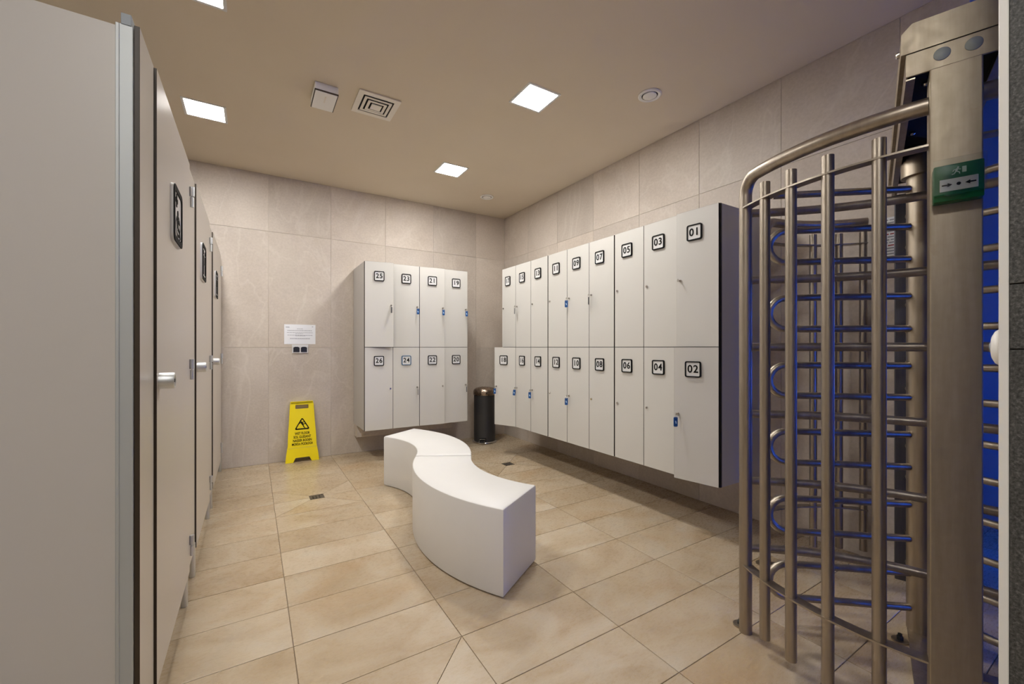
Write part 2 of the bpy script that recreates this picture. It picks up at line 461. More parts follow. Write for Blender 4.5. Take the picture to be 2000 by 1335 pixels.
def air_valve(x, y, label):
    t = thing('air_valve', label, 'air valve', (x, y, ZC), 0, 'round ceiling air valves')
    bm = B(); lathe(bm, [(0.079, 0), (0.080, -0.006), (0.072, -0.012), (0.056, -0.008), (0.055, 0)], 36); add('ring', bm, 'white_plastic', t, 40)
    bm = B(); lathe(bm, [(0.056, -0.0005), (0, -0.0005)], 36); add('gap', bm, 'dark_hole', t)
    bm = B(); lathe(bm, [(0.046, -0.003), (0.048, -0.010), (0.040, -0.015), (0, -0.017)], 36); add('disc', bm, 'white_plastic', t, 40)
air_valve(2.391, 2.007, 'round white air valve on the ceiling above locker 03, the larger looking one')
air_valve(2.366, 4.383, 'round white air valve on the ceiling near the far corner')

# ------------------------------------------------------------------ lockers
ZB, ZT, ZM = 0.339, 2.087, 1.2028     # bottom, top, joint between the rows
PW, DEP = 0.2915, 0.553               # pitch of the doors, depth
def door_mesh(wd_, h):
    bm = B(); box(bm, 0, wd_, 0, 0.012, 0, h, 0.0008, 1, 1)
    for f in bm.faces:
        if abs(f.normal.y) > 0.9: f.material_index = 0
    return to_mesh('door', bm, ['laminate', 'core_edge'])
_pl = {}
def plate_meshes():
    if not _pl:
        _pl['plate'] = flat_mesh('number_plate', [rrect(-0.047, 0.047, -0.047, 0.047, 0.008)], 0.006, 'white_plate')
        _pl['frame'] = flat_mesh('plate_frame', [rrect(-0.051, 0.051, -0.051, 0.051, 0.012), rrect(-0.0435, 0.0435, -0.0435, 0.0435, 0.007)], 0.010, 'frame_black')
        bm = B(); lathe(bm, [(0.0095, 0), (0.0095, 0.005), (0.008, 0.0075), (0, 0.0075)], 16); _pl['lock'] = to_mesh('lock', bm, 'chrome', 40)
        bm = B(); box(bm, -0.0008, 0.0008, -0.004, 0.004, 0.0072, 0.0078); _pl['slot'] = to_mesh('keyhole', bm, 'dark_hole')
    return _pl
LOCKS = {}
_dg = {}
def digit_mesh(c):
    if c not in _dg: _dg[c] = text_mesh('digit', c, 0.068, 0.0022, 'ink', 0.0011, 0.96)
    return _dg[c]
def locker_unit(M, ncol, numbers, hinge, label, ajar):
    """numbers: (upper, lower) per column from the viewer's left; hinge: which side the doors hang on"""
    t = thing('locker_unit', label, 'locker', (0, 0, 0), 0, 'wall hung lockers'); t.matrix_local = M
    W = ncol * PW
    th = 0.012; y0 = 0.0135
    def panel(name, *a):
        bm = B(); box(bm, *a, 0.0006, 1, 1)
        for f in bm.faces:
            # laminate on the two big faces, black core on the edges
            pass
        dims = [a[1] - a[0], a[3] - a[2], a[5] - a[4]]; k = dims.index(min(dims))
        for f in bm.faces:
            if abs(f.normal[k]) > 0.9: f.material_index = 0
        return add(name, bm, ['locker_side', 'core_edge'], t)
    for xa, xb in ((0.001, th), (W - th, W - 0.001)):
        panel('side_panel', xa, xb, y0 + 0.013, DEP, ZB, ZT)
        bm = B(); box(bm, xa, xb, y0, y0 + 0.0128, ZB, ZT); add('edge_strip', bm, 'core_edge', t)
    panel('top_panel', th, W - th, y0, DEP, ZT - th, ZT)
    panel('bottom_panel', th, W - th, y0, DEP, ZB, ZB + th)
    panel('shelf', th, W - th, y0 + 0.004, DEP - th, ZM - th / 2, ZM + th / 2)
    panel('back_panel', th, W - th, DEP - th, DEP, ZB + th, ZT - th)
    for c in range(1, ncol): panel('divider', c * PW - th / 2, c * PW + th / 2, y0 + 0.004, DEP - th, ZB + th, ZT - th)
    pm = plate_meshes()
    for c in range(ncol):
        for row in (0, 1):
            num = numbers[c][row]
            za, zb = (ZM + 0.0015, ZT) if row == 0 else (ZB, ZM - 0.0015)
            ei = 0.0050 if hinge == 'R' else 0.0022
            xa = c * PW + (ei if c == 0 else 0.0016); xb = (c + 1) * PW - (ei if c == ncol - 1 else 0.0016)
            wd_ = xb - xa
            me = door_mesh(wd_, zb - za)
            d = obj('door', me, t)
            ang = R(ajar.get(num, 0.0))
            if hinge == 'L':
                DM = Matrix.Translation((xa, 0, za)) @ Matrix.Rotation(-ang, 4, 'Z')
            else:
                DM = Matrix.Translation((xb, 0, za)) @ Matrix.Rotation(ang, 4, 'Z') @ Matrix.Translation((-wd_, 0, 0))
            d.matrix_local = DM
            d['label'] = 'white locker door numbered ' + num
            px = wd_ / 2 + (-0.002 if hinge == 'L' else -0.014)
            pz = (1.939 if row == 0 else 1.060) - za
            def on(name, me, x, z, out):
                return obj(name, me, d, Matrix.Translation((x, -out, z)) @ UP)
            on('number_plate', pm['plate'], px, pz, 0.003)
            fr = pm['frame']
            if num == '24':
                fr = fr.copy(); fr.materials.clear(); fr.materials.append(MATS['frame_blue'])
            on('plate_frame', fr, px, pz, 0.005)
            for dg, ox in zip(num, (-0.0185, 0.0185)):
                on('digit', digit_mesh(dg), px + ox, pz, 0.0068)
            lx = wd_ - 0.026 if hinge == 'L' else 0.028
            lz = (1.640 if row == 0 else 0.765) - za
            lk = on('lock', pm['lock'], lx, lz, 0.0)
            kh = on('keyhole', pm['slot'], lx, lz, 0.0)
            LOCKS[num] = M @ DM @ Matrix.Translation((lx, 0, lz))
            # hinges showing at the corners of the door
    return t
# right wall: the viewer faces +x, so local x runs towards -y
def MR(y_left): return Matrix(((0, 1, 0, 2.427), (-1, 0, 0, y_left), (0, 0, 1, 0), (0, 0, 0, 1)))
YN = 1.508
aj = {'18': 24, '02': 11, '01': 4.0}
locker_unit(MR(YN + 9 * PW), 3, [('17', '18'), ('15', '16'), ('13', '14')], 'R', 'white locker unit with doors 13 to 18 on the right wall, nearest the far corner', aj)
locker_unit(MR(YN + 6 * PW), 3, [('11', '12'), ('09', '10'), ('07', '08')], 'R', 'white locker unit with doors 07 to 12, middle of the three on the right wall', aj)
locker_unit(MR(YN + 3 * PW), 3, [('05', '06'), ('03', '04'), ('01', '02')], 'R', 'white locker unit with doors 01 to 06, on the right wall beside the turnstile', aj)
aj2 = {'25': 9, '21': 4, '22': 4, '26': 0.5, '23': 0}
def MB(x): return Matrix.Translation((x, 4.445, 0))
locker_unit(MB(0.977), 2, [('25', '26'), ('23', '24')], 'L', 'white two-column locker unit with doors 23 to 26, left half on the back wall', aj2)
locker_unit(MB(0.977 + 2 * PW), 2, [('21', '22'), ('19', '20')], 'L', 'white two-column locker unit with doors 19 to 22, back wall, beside the bin', aj2)
bm = B(); box(bm, 0.985, 2.13, 4.86, YB - 0.001, 0.20, ZB - 0.001, 0.001); struct(add('trim_2', bm, 'wall_tile'))

# keys left in the locks
def locker_key(num, tagmat, turn, label, tag_on=True, sway=0.0):
    M = LOCKS[num]
    t = thing('locker_key', label, 'key', (0, 0, 0), 0, 'keys left in the locker locks'); t.matrix_local = M
    bm = B(); box(bm, -0.0012, 0.0012, -0.022, -0.006, -0.0035, 0.0035); add('key_blade', bm, 'chrome', t)
    bm = B(); lathe(bm, [(0, -0.0011), (0.010, -0.0011), (0.010, 0.0011), (0, 0.0011)], 16)
    xform(bm, Matrix.Translation((0, -0.029, 0)) @ Matrix.Rotation(R(90), 4, 'Y')); add('key_bow', bm, 'chrome', t)
    if tag_on:
        bm = B(); tube(bm, [(0, -0.034 + 0.010 * math.sin(a), -0.010 + 0.010 * math.cos(a)) for a in [2 * math.pi * i / 14 for i in range(15)]], 0.0008, 6, False)
        add('key_ring', bm, 'chrome', t)
        Mt = Matrix.Translation((0, -0.034, -0.019)) @ Matrix.Rotation(R(turn), 4, 'Z') @ Matrix.Rotation(R(sway), 4, 'Y')
        tg = obj('tag', flat_mesh('tag', [rrect(-0.0135, 0.0135, -0.062, 0.0, 0.006), disc2(0, -0.006, 0.0022, 10)], 0.006, tagmat), t, Mt @ UP)
        if tagmat == 'blue_tag':
            for s in (-1, 1):
                bm = B(); prism(bm, [(-0.006, -0.024), (-0.002, -0.042), (0.006, -0.042), (0.002, -0.024)], -0.0003, 0.0003)
                add('tag_mark', bm, 'tag_light', tg, None, Matrix.Translation((0, 0, s * 0.0031)))
for n, tm, tn, sw, lb in (
    ('23', 'blue_tag', -30, 0, 'blue tagged key on locker 23, second upper door on the back wall'),
    ('21', 'blue_tag', -30, 0, 'blue tagged key on locker 21, third upper door on the back wall'),
    ('19', 'blue_tag', -30, 0, 'blue tagged key on locker 19, upper right door of the back wall lockers'),
    ('18', 'blue_tag', 35, 0, 'blue tagged key on the open door 18, in front of the black bin'),
    ('16', 'blue_tag', 40, 6, 'tilted blue tagged key on locker 16, beside the open door 18'),
    ('14', 'blue_tag', 40, 0, 'blue tagged key on locker 14, below the plain lock of locker 13'),
    ('09', 'blue_tag', 40, 0, 'blue tagged key on locker 09, upper row of the right wall'),
    ('10', 'blue_tag', 40, 0, 'blue tagged key on locker 10, in the lower row under locker 09'),
    ('02', 'blue_tag', 60, 0, 'blue tagged key on the ajar door 02, nearest the turnstile'),
    ('25', 'tag_dark', 65, 0, 'key with edge-on dark tag on the ajar upper left door 25'),
    ('24', 'tag_dark', 70, 0, 'key with edge-on dark tag on locker 24, lower row of the back wall'),
    ('20', 'tag_dark', 70, 0, 'key with edge-on dark tag on locker 20, beside the black bin'),
    ('15', 'tag_dark', -30, 0, 'key with edge-on dark tag on locker 15, near the far corner'),
    ('07', 'tag_dark', -45, 0, 'key with edge-on dark tag on locker 07, middle unit of the right wall')):
    locker_key(n, tm, tn, lb, True, sw)
locker_key('01', 'chrome', 0, 'bare metal key sticking out of the lock of locker 01', False)

# ------------------------------------------------------------------ bench: two curved modules
RI, RO = 0.755, 1.152
def bench(cx, cy, a0, a1, label):
    bm = B(); n = 28; rings = []
    for off, z in ((0.014, 0.0), (0.002, 0.010), (0.0, 0.02), (0.0, 0.418), (0.0025, 0.4255), (0.010, 0.430)):
        lp = []
        def arc(r, b0, b1):
            for i in range(n + 1):
                a = b0 + (b1 - b0) * i / n
                lp.append(bm.verts.new(V(cx + r * math.cos(a), cy + r * math.sin(a), z)))
        ro, ri = RO - off, RI + off
        arc(ro, R(a0) + off / ro, R(a1) - off / ro); arc(ri, R(a1) - off / ri, R(a0) + off / ri)
        rings.append(lp)
    m = len(rings[0])
    for a, b in zip(rings, rings[1:]):
        for k in range(m): bm.faces.new((a[k], a[(k + 1) % m], b[(k + 1) % m], b[k]))
    for ring, fl in ((rings[0], True), (rings[-1], False)):
        h = n + 1
        for i in range(n):
            f = (ring[i], ring[i + 1], ring[2 * h - 2 - i], ring[2 * h - 1 - i])
            bm.faces.new(tuple(reversed(f)) if fl else f)
    o = add('curved_bench', bm, 'bench_plastic', None, 35)
    # origin to its base
    c = V(cx + 0.95 * math.cos(R((a0 + a1) / 2)), cy + 0.95 * math.sin(R((a0 + a1) / 2)), 0)
    o.data.transform(Matrix.Translation(-c)); o.location = c
    return tag(o, label, 'bench', 'curved bench modules')
bench(1.99, 2.33, 151.0, 212.2, 'white curved bench module nearest the viewer, with the square front end')
bench(0.329, 3.272, -28.8, 32.0, 'white curved bench module farther away, towards the back lockers')

# ------------------------------------------------------------------ pedal bin
t = thing('pedal_bin', 'black cylindrical pedal bin with domed bronze lid in the far corner', 'bin', (2.515, 4.72, 0))
bm = B(); lathe(bm, [(0, 0.004), (0.136, 0.004), (0.136, 0.60), (0, 0.60)], 40); add('body', bm, 'bin_black', t, 40)
bm = B(); lathe(bm, [(0.141, 0.600), (0.144, 0.606), (0.144, 0.640), (0.138, 0.662), (0.115, 0.684), (0.07, 0.697), (0, 0.702)], 40); add('lid', bm, 'bronze', t, 50)
bm = B(); lathe(bm, [(0.150, 0.0), (0.156, 0.004), (0.156, 0.014), (0.148, 0.022), (0.134, 0.026)], 40); add('base_ring', bm, 'chrome', t, 50)
bm = B(); box(bm, -0.030, 0.030, -0.196, -0.148, 0.026, 0.034, 0.003); box(bm, -0.024, -0.016, -0.16, -0.12, 0.024, 0.034); box(bm, 0.016, 0.024, -0.16, -0.12, 0.024, 0.034)
add('pedal', bm, 'rubber', t, None, Matrix.Rotation(R(-38), 4, 'Z'))
bm = B(); box(bm, -0.045, 0.045, -0.138, -0.125, 0.026, 0.075); add('pedal_slot', bm, 'dark_hole', t, None, Matrix.Rotation(R(-38), 4, 'Z'))
bm = B(); tube(bm, [(-0.033, -0.198, 0.040), (-0.033, -0.15, 0.06), (0.033, -0.15, 0.06), (0.033, -0.198, 0.040)], 0.004, 8); add('pedal_bar', bm, 'chrome', t, 40, Matrix.Rotation(R(-38), 4, 'Z'))

# ------------------------------------------------------------------ floor drains
def drain(x, y, label):
    t = thing('floor_drain', label, 'drain', (x, y, 0), 0, 'square floor drains')
    obj('grate', flat_mesh('grate', [rrect(-0.049, 0.049, -0.049, 0.049, 0.003, 2)] + [rrect(-0.034 + 0.024 * i, -0.022 + 0.024 * i, -0.034 + 0.024 * j, -0.022 + 0.024 * j, 0.001, 2) for i in range(3) for j in range(3)], 0.003, 'drain_steel'), t, Matrix.Translation((0, 0, -0.0015)))
    bm = B(); box(bm, -0.050, 0.050, -0.050, 0.050, -0.004, -0.003); add('trap', bm, 'dark_hole', t)
    for s in (-1, 1):
        bm = B(); lathe(bm, [(0.005, 0), (0.005, 0.001), (0, 0.0013)], 10); add('screw', bm, 'dark_hole', t, None, Matrix.Translation((s * 0.042, s * 0.042, 0)))
drain(0.44, 3.69, 'small square metal floor drain in front of the yellow sign')
drain(2.24, 3.69, 'small square metal floor drain between the bench and the far lockers')

# ------------------------------------------------------------------ wet floor sign leaning on the back wall
sx, sy = 0.448, 4.905
t = thing('wet_floor_sign', 'folded yellow wet floor sign leaning against the back wall', 'sign', (sx, sy, 0))
lean = math.atan2(YB - 0.035 - sy, 0.625)
ML = Matrix.Rotation(-lean, 4, 'X')
outline = [(-0.160, 0.0), (-0.088, 0.0), (-0.066, 0.046), (0.066, 0.046), (0.088, 0.0), (0.160, 0.0), (0.148, 0.10), (0.136, 0.17), (0.131, 0.30), (0.122, 0.42), (0.112, 0.60), (0.106, 0.622), (0.095, 0.628), (-0.095, 0.628), (-0.106, 0.622), (-0.112, 0.60), (-0.122, 0.42), (-0.131, 0.30), (-0.136, 0.17), (-0.148, 0.10)]
handle = rrect(-0.063, 0.063, 0.553, 0.595, 0.008)
brd = flat_mesh('front_board', [outline, handle], 0.020, 'yellow')
fb = obj('front_board', brd, t, ML @ Matrix.Translation((0, 0, 0)) @ UP)
rb = obj('rear_board', brd, t, ML @ Matrix.Translation((0, 0.024, 0)) @ UP)
bm = B(); box(bm, -0.108, 0.108, -0.010, 0.034, 0.600, 0.631, 0.004); 
add('hinge_strip', bm, 'yellow', t, None, ML)
bm = B(); box(bm, -0.132, 0.132, -0.0106, -0.0100, 0.146, 0.1475); add('crease', bm, 'print_grey', t, None, ML)
MS = ML @ Matrix.Translation((0, -0.0106, 0)) @ UP
def tri(s, cy): return [(-s, cy - s * 0.78), (s, cy - s * 0.78), (0, cy + s * 0.95)]
def rtri(s, cy, r):
    pts = tri(s, cy); out = []
    for i in range(3):
        p0, p1, p2 = V(*pts[i - 1]), V(*pts[i]), V(*pts[(i + 1) % 3])
        a = p1 + (p0 - p1).normalized() * r; b = p1 + (p2 - p1).normalized() * r
        for k in range(5):
            u = k / 4; q = a * (1 - u) ** 2 + p1 * 2 * u * (1 - u) + b * u ** 2; out.append((q.x, q.y))
    return out
obj('warning_triangle', flat_mesh('warning_triangle', [rtri(0.075, 0.392, 0.024), rtri(0.056, 0.390, 0.012)], 0.0012, 'ink'), fb, Matrix.Translation((0, 0, 0.0106)))
fig = [disc2(-0.014, 0.424, 0.0085, 12)]
bmf = B()
for lp in (disc2(-0.014, 0.424, 0.0085, 12), bar2(-0.010, 0.414, 0.006, 0.385, 0.020, 0.015), bar2(-0.012, 0.412, -0.032, 0.392, 0.008, 0.006), bar2(-0.004, 0.408, 0.026, 0.412, 0.008, 0.006),
           bar2(0.004, 0.388, 0.030, 0.394, 0.011, 0.008), bar2(0.030, 0.394, 0.040, 0.380, 0.008, 0.006), bar2(0.004, 0.388, 0.020, 0.352, 0.012, 0.008), bar2(0.018, 0.354, 0.030, 0.350, 0.007, 0.005)):
    prism(bmf, lp, 0.0100, 0.0112)
add('slipping_figure', bmf, 'ink', fb)
for i, (txt, wdt) in enumerate((('WET FLOOR', 0.142), ('SOL GLISSANT', 0.165), ('NASSER BODEN', 0.176), ('MOKRA PODŁOGA', 0.198))):
    me = text_mesh('lettering', txt, 0.036, 0.001, 'ink', 0.0009)
    xs = [v.co.x for v in me.vertices]; me.transform(Matrix.Diagonal((wdt / (max(xs) - min(xs)), 1, 1, 1)))
    obj('lettering', me, fb, Matrix.Translation((0, 0.294 - 0.0365 * i, 0.0106)))

# ------------------------------------------------------------------ notice and socket on the back wall
t = thing('notice_sheet', 'white printed sheet of paper taped to the back wall above the sockets', 'notice', (0.434, YB, 1.34))
bm = B(); box(bm, -0.150, 0.150, -0.002, -0.0005, -0.105, 0.104); sh = add('sheet', bm, 'paper', t)
for x0, x1, z, h in ((-0.135, -0.10, 0.074, 0.008), (-0.03, 0.03, 0.058, 0.004), (-0.12, 0.115, 0.040, 0.005), (-0.125, 0.125, 0.018, 0.004), (-0.045, 0.03, 0.005, 0.004), (-0.12, 0.12, -0.010, 0.004), (-0.045, 0.05, -0.016, 0.004), (-0.095, 0.095, -0.046, 0.006), (0.115, 0.13, 0.082, 0.006)):
    bm = B(); x = x0; rnd = random.Random(int(z * 1000) + 5)
    while x < x1:           # broken into word-like dashes
        l = min(rnd.uniform(0.008, 0.024), x1 - x); box(bm, x, x + l, -0.0026, -0.0019, z - h / 2, z + h / 2); x += l + 0.003
    add('print_line', bm, 'print_grey', t)
t = thing('wall_socket', 'white double wall socket with black covers below the notice', 'socket', (0.434, YB, 1.180))
obj('plate', flat_mesh('plate', [rrect(-0.077, 0.077, -0.041, 0.050, 0.004)], 0.012, 'white_plate'), t, Matrix.Translation((0, -0.006, 0)) @ UP)
for s in (-1, 1):
    lp = [(-0.029, -0.030), (0.029, -0.030), (0.029, 0.018), (0.014, 0.026), (-0.014, 0.026), (-0.029, 0.018)]
    obj('cover', flat_mesh('cover', [lp], 0.010, 'socket_black'), t, Matrix.Translation((s * 0.036, -0.013, 0)) @ UP)

# notice on the right wall behind the turnstile
t = thing('notice_sheet', 'printed white notice on the right wall behind the turnstile', 'notice', (XR, 0.888, 1.785))
bm = B(); box(bm, -0.002, -0.0005, -0.050, 0.050, -0.12, 0.13); add('sheet', bm, 'paper', t)
rnd = random.Random(3)
for i in range(15):
    z = 0.115 - i * 0.0155; y = -0.043
    bm = B()
    while y < 0.040:
        l = rnd.uniform(0.012, 0.04); box(bm, -0.0027, -0.0019, y, min(y + l, 0.043), z - 0.003, z + 0.003); y += l + 0.006
    add('print_line', bm, 'print_red' if i in (5, 9, 14) else 'print_grey', t)

# ------------------------------------------------------------------ cubicles on the left
XF = -0.26; ZC0, ZC1 = 0.135, 2.07; TH = 0.012
def cub_panel(name, y0, y1, parent, z0=ZC0, z1=ZC1, x1=XF, m='cubicle'):
    bm = B(); box(bm, x1 - TH, x1, y0, y1, z0, z1, 0.0008, 1, 1)
    for f in bm.faces:
        if abs(f.normal.x) > 0.9: f.material_index = 0
    return add(name, bm, [m, 'cubicle_edge'], parent)
def foot(y, parent):
    bm = B(); lathe(bm, [(0.014, 0.0), (0.014, 0.165)], 16, (XF - 0.008, y, 0))
    f = add('foot', bm, 'alu', parent, 40)
    bm = B(); box(bm, XF, XF + 0.004, y - 0.020, y + 0.020, 0.140, 0.172, 0.001); add('bracket', bm, 'alu', f)
def cubicle(yp0, ys, yh, y_end, plate_y, kind, label, first=False, foot_y=()):
    t = thing('shower_cubicle', label, 'cubicle', (0, 0, 0), 0, 'changing cubicles along the left')
    cub_panel('front_panel', yp0, ys - 0.004, t)
    d = cub_panel('door', ys + 0.004, yh - 0.001, t, ZC0, ZC1, XF + 0.0065); d['label'] = 'beige laminate cubicle door'
    if y_end - yh > 0.03: cub_panel('front_panel', yh + 0.001, y_end, t)
    for y in foot_y: foot(y, t)
    XD_ = XF + 0.0065
    # knob on the door
    ky = ys + 0.045
    bm = B(); lathe(bm, [(0.026, 0.0), (0.026, 0.036), (0.024, 0.040), (0.018, 0.040), (0.017, 0.037), (0, 0.037)], 24)
    xform(bm, Matrix.Translation((XD_, ky, 1.093)) @ Matrix.Rotation(R(90), 4, 'Y')); k = add('knob', bm, 'alu', d, 40)
    bm = B(); lathe(bm, [(0.006, 0.0375), (0.006, 0.0395), (0, 0.0395)], 12); xform(bm, Matrix.Translation((XD_, ky, 1.093)) @ Matrix.Rotation(R(90), 4, 'Y')); add('indicator', bm, 'dark_hole', d)
    for z in (1.915, 1.095, 0.258):
        bm = B(); tube(bm, [(XD_ + 0.009, yh, z + 0.003), (XD_ + 0.009, yh, z + 0.048)], 0.010, 14); tube(bm, [(XD_ + 0.009, yh, z - 0.048), (XD_ + 0.009, yh, z - 0.002)], 0.0075, 14)
        tube(bm, [(XD_ + 0.009, yh, z - 0.003), (XD_ + 0.009, yh, z + 0.004)], 0.004, 10)
        add('hinge', bm, 'alu', d, 40)
    # sign plate: white slab, black rounded rim, dark pictograms
    MP = Matrix(((0, 0, 1, XD_), (1, 0, 0, plate_y), (0, 1, 0, 1.70), (0, 0, 0, 1)))
    obj('sign_plate', flat_mesh('sign_plate', [rrect(-0.105, 0.105, -0.106, 0.106, 0.026)], 0.009, 'white_plate'), d, MP @ Matrix.Translation((0, 0, 0.0045)))
    obj('sign_rim', flat_mesh('sign_rim', [rrect(-0.104, 0.104, -0.105, 0.105, 0.026), rrect(-0.082, 0.082, -0.084, 0.084, 0.016)], 0.004, 'frame_black'), d, MP @ Matrix.Translation((0, 0, 0.0105)))
    bm = B()
    if kind == 0:
        for lp in (bar2(-0.058, 0.055, -0.010, 0.055, 0.016), bar2(-0.034, 0.031, -0.034, 0.079, 0.016), disc2(-0.005, 0.012, 0.012, 14), bar2(-0.005, 0.000, -0.005, -0.045, 0.020), bar2(-0.005, -0.012, 0.040, -0.018, 0.010), bar2(-0.003, -0.045, 0.035, -0.050, 0.012), bar2(0.035, -0.050, 0.052, -0.076, 0.012)):
            prism(bm, lp, 0.0085, 0.0110)
        n = 24
        ring_o = [bm.verts.new(V(0.0 + 0.052 * math.cos(2 * math.pi * i / n), -0.036 + 0.042 * math.sin(2 * math.pi * i / n), 0.0108)) for i in range(n)]
        ring_i = [bm.verts.new(V(0.0 + 0.040 * math.cos(2 * math.pi * i / n), -0.036 + 0.031 * math.sin(2 * math.pi * i / n), 0.0108)) for i in range(n)]
        for i in range(n): bm.faces.new((ring_o[i], ring_o[(i + 1) % n], ring_i[(i + 1) % n], ring_i[i]))
    else:
        for cx in (-0.042, 0.042):
            for lp in (disc2(cx, 0.058, 0.014, 14), bar2(cx, 0.040, cx, -0.010, 0.044, 0.030 if cx < 0 else 0.062), bar2(cx - 0.010, -0.008, cx - 0.010, -0.070, 0.014), bar2(cx + 0.010, -0.008, cx + 0.010, -0.070, 0.014)):
                prism(bm, lp, 0.0085, 0.0110)
    add('pictogram', bm, 'ink', d, None, MP)
    return t
c1 = cubicle(1.50, 1.69, 2.50, 2.760, 2.05, 0, 'nearest beige cubicle with a plus sign plate on its door and a side panel', True, (2.45, 2.745))
c2 = cubicle(2.764, 2.776, 3.58, 3.86, 3.08, 1, 'middle beige cubicle of the row on the left', False, (3.62, 3.845))
c3 = cubicle(3.865, 3.875, 4.78, 4.995, 4.12, 1, 'farthest beige cubicle, against the back wall', False, (4.93,))
# side panel and profile of the nearest cubicle
bm = B(); box(bm, XL + 0.01, XF - 0.040, 1.502, 1.514, ZC0, ZC1 - 0.012, 0.0008); add('side_panel', bm, 'cubicle_side', c1)
bm = B(); box(bm, XF - 0.045, XF - 0.0125, 1.494, 1.520, 0.02, ZC1 - 0.008, 0.0015); box(bm, XF - 0.048, XF - 0.040, 1.491, 1.523, 0.02, ZC1 - 0.010, 0.001); pf = add('profile', bm, 'alu_matte', c1)
bm = B(); box(bm, XF - 0.037, XF - 0.016, 1.492, 1.530, ZC1 - 0.010, ZC1 + 0.020, 0.001); add('profile_cap', bm, 'grey_cap', pf)
for c, y in ((c1, 2.70), (c2, 3.84)):
    bm = B(); box(bm, XL + 0.01, XF - 0.0125, y, y + 0.012, ZC0, ZC1 - 0.012, 0.0008); add('partition', bm, 'cubicle_side', c)

# ------------------------------------------------------------------ full height turnstile
CX, CY = 2.393, 0.589
AN = 197.5
N = V(math.cos(R(AN)), math.sin(R(AN)), 0); T = V(-0.3007, 0.9537, 0)
MT = Matrix(((N.x, T.x, 0, CX), (N.y, T.y, 0, CY), (0, 0, 1, 0), (0, 0, 0, 1)))     # local x = towards the near post, y = along the header's width
ts = thing('turnstile', 'full height brushed steel turnstile with U shaped arms on the right', 'turnstile', (CX, CY, 0))
ts.matrix_local = MT
def la(deg): return R(AN - deg)     # world angle -> local angle (local frame is mirrored in the plane)
def cp(r, deg, z):                  # point on a circle about the pole, world angle, in local coordinates
    a = R(deg); wv = V(r * math.cos(a), r * math.sin(a), 0)
    return V(wv.dot(N), wv.dot(T), z)
def part(name, bm, m, smooth=40, parent=None): return add(name, bm, m, parent or ts, smooth)
# near post, far post, header
bm = B(); box(bm, 0.700, 0.777, -0.069, 0.034, 0, 1.992, 0.003, 2); part('near_post', bm, 'steel_flat', None)
bm = B(); box(bm, -0.535, -0.485, -0.075, 0.070, 0, 1.99, 0.003, 2); part('far_post', bm, 'steel_dark_reflection', None)
def hdr(bm, y0, y1, z0, z1, ch, x0, x1):
    lp = [(y0, z0), (y0, z1 - ch), (y0 + ch, z1), (y1 - ch, z1), (y1, z1 - ch), (y1, z0)]
    prism(bm, lp, x0, x1)
    xform(bm, Matrix(((0, 0, 1, 0), (1, 0, 0, 0), (0, 1, 0, 0), (0, 0, 0, 1))))
bm = B(); hdr(bm, -0.129, 0.094, 2.057, 2.141, 0.024, -0.535, 0.777); part('header_cover', bm, 'steel_flat', None)
bm = B(); box(bm, 0.768, 0.774, -0.118, 0.083, 1.990, 2.0555, 0.001); hp = part('header_plate', bm, 'steel_flat', None)
for y in (0.009, -0.052):
    bm = B(); lathe(bm, [(0.0175, 0), (0.0175, 0.002), (0.016, 0.003), (0, 0.003)], 24); xform(bm, Matrix.Translation((0.774, y, 2.027)) @ Matrix.Rotation(R(90), 4, 'Y')); part('cap_disc', bm, 'disc_grey', 40, hp)
for y0, y1, s in ((0.079, 0.083, -1), (-0.118, -0.114, 1)):
    bm = B(); box(bm, -0.48, 0.767, y0, y1, 1.985, 2.056); box(bm, -0.48, 0.767, min(y0, y0 + s * 0.016), max(y1, y1 + s * 0.016), 1.983, 1.987); part('header_lip', bm, 'steel', 30)
bm = B(); box(bm, -0.47, 0.765, -0.113, 0.078, 2.040, 2.0555); box(bm, -0.47, 0.765, 0.074, 0.0785, 1.990, 2.045); box(bm, -0.47, 0.765, -0.1135, -0.109, 1.990, 2.045); part('mechanism_tray', bm, 'dark_hole', 30)
for x, y in ((0.64, 0.02), (0.60, 0.03), (0.40, 0.03), (0.36, 0.0), (0.2, 0.04), (0.62, -0.04)):
    bm = B(); lathe(bm, [(0.010, 2.041), (0.010, 2.032), (0.006, 2.028), (0, 2.027)], 12, (x, y, 0)); part('bolt', bm, 'chrome', 40)
bm = B(); lathe(bm, [(0.010, 0), (0.010, 0.007), (0.006, 0.010), (0, 0.010)], 12); xform(bm, Matrix.Translation((0.70, 0.094, 2.10)) @ Matrix.Rotation(R(-90), 4, 'X')); part('side_screw', bm, 'chrome')
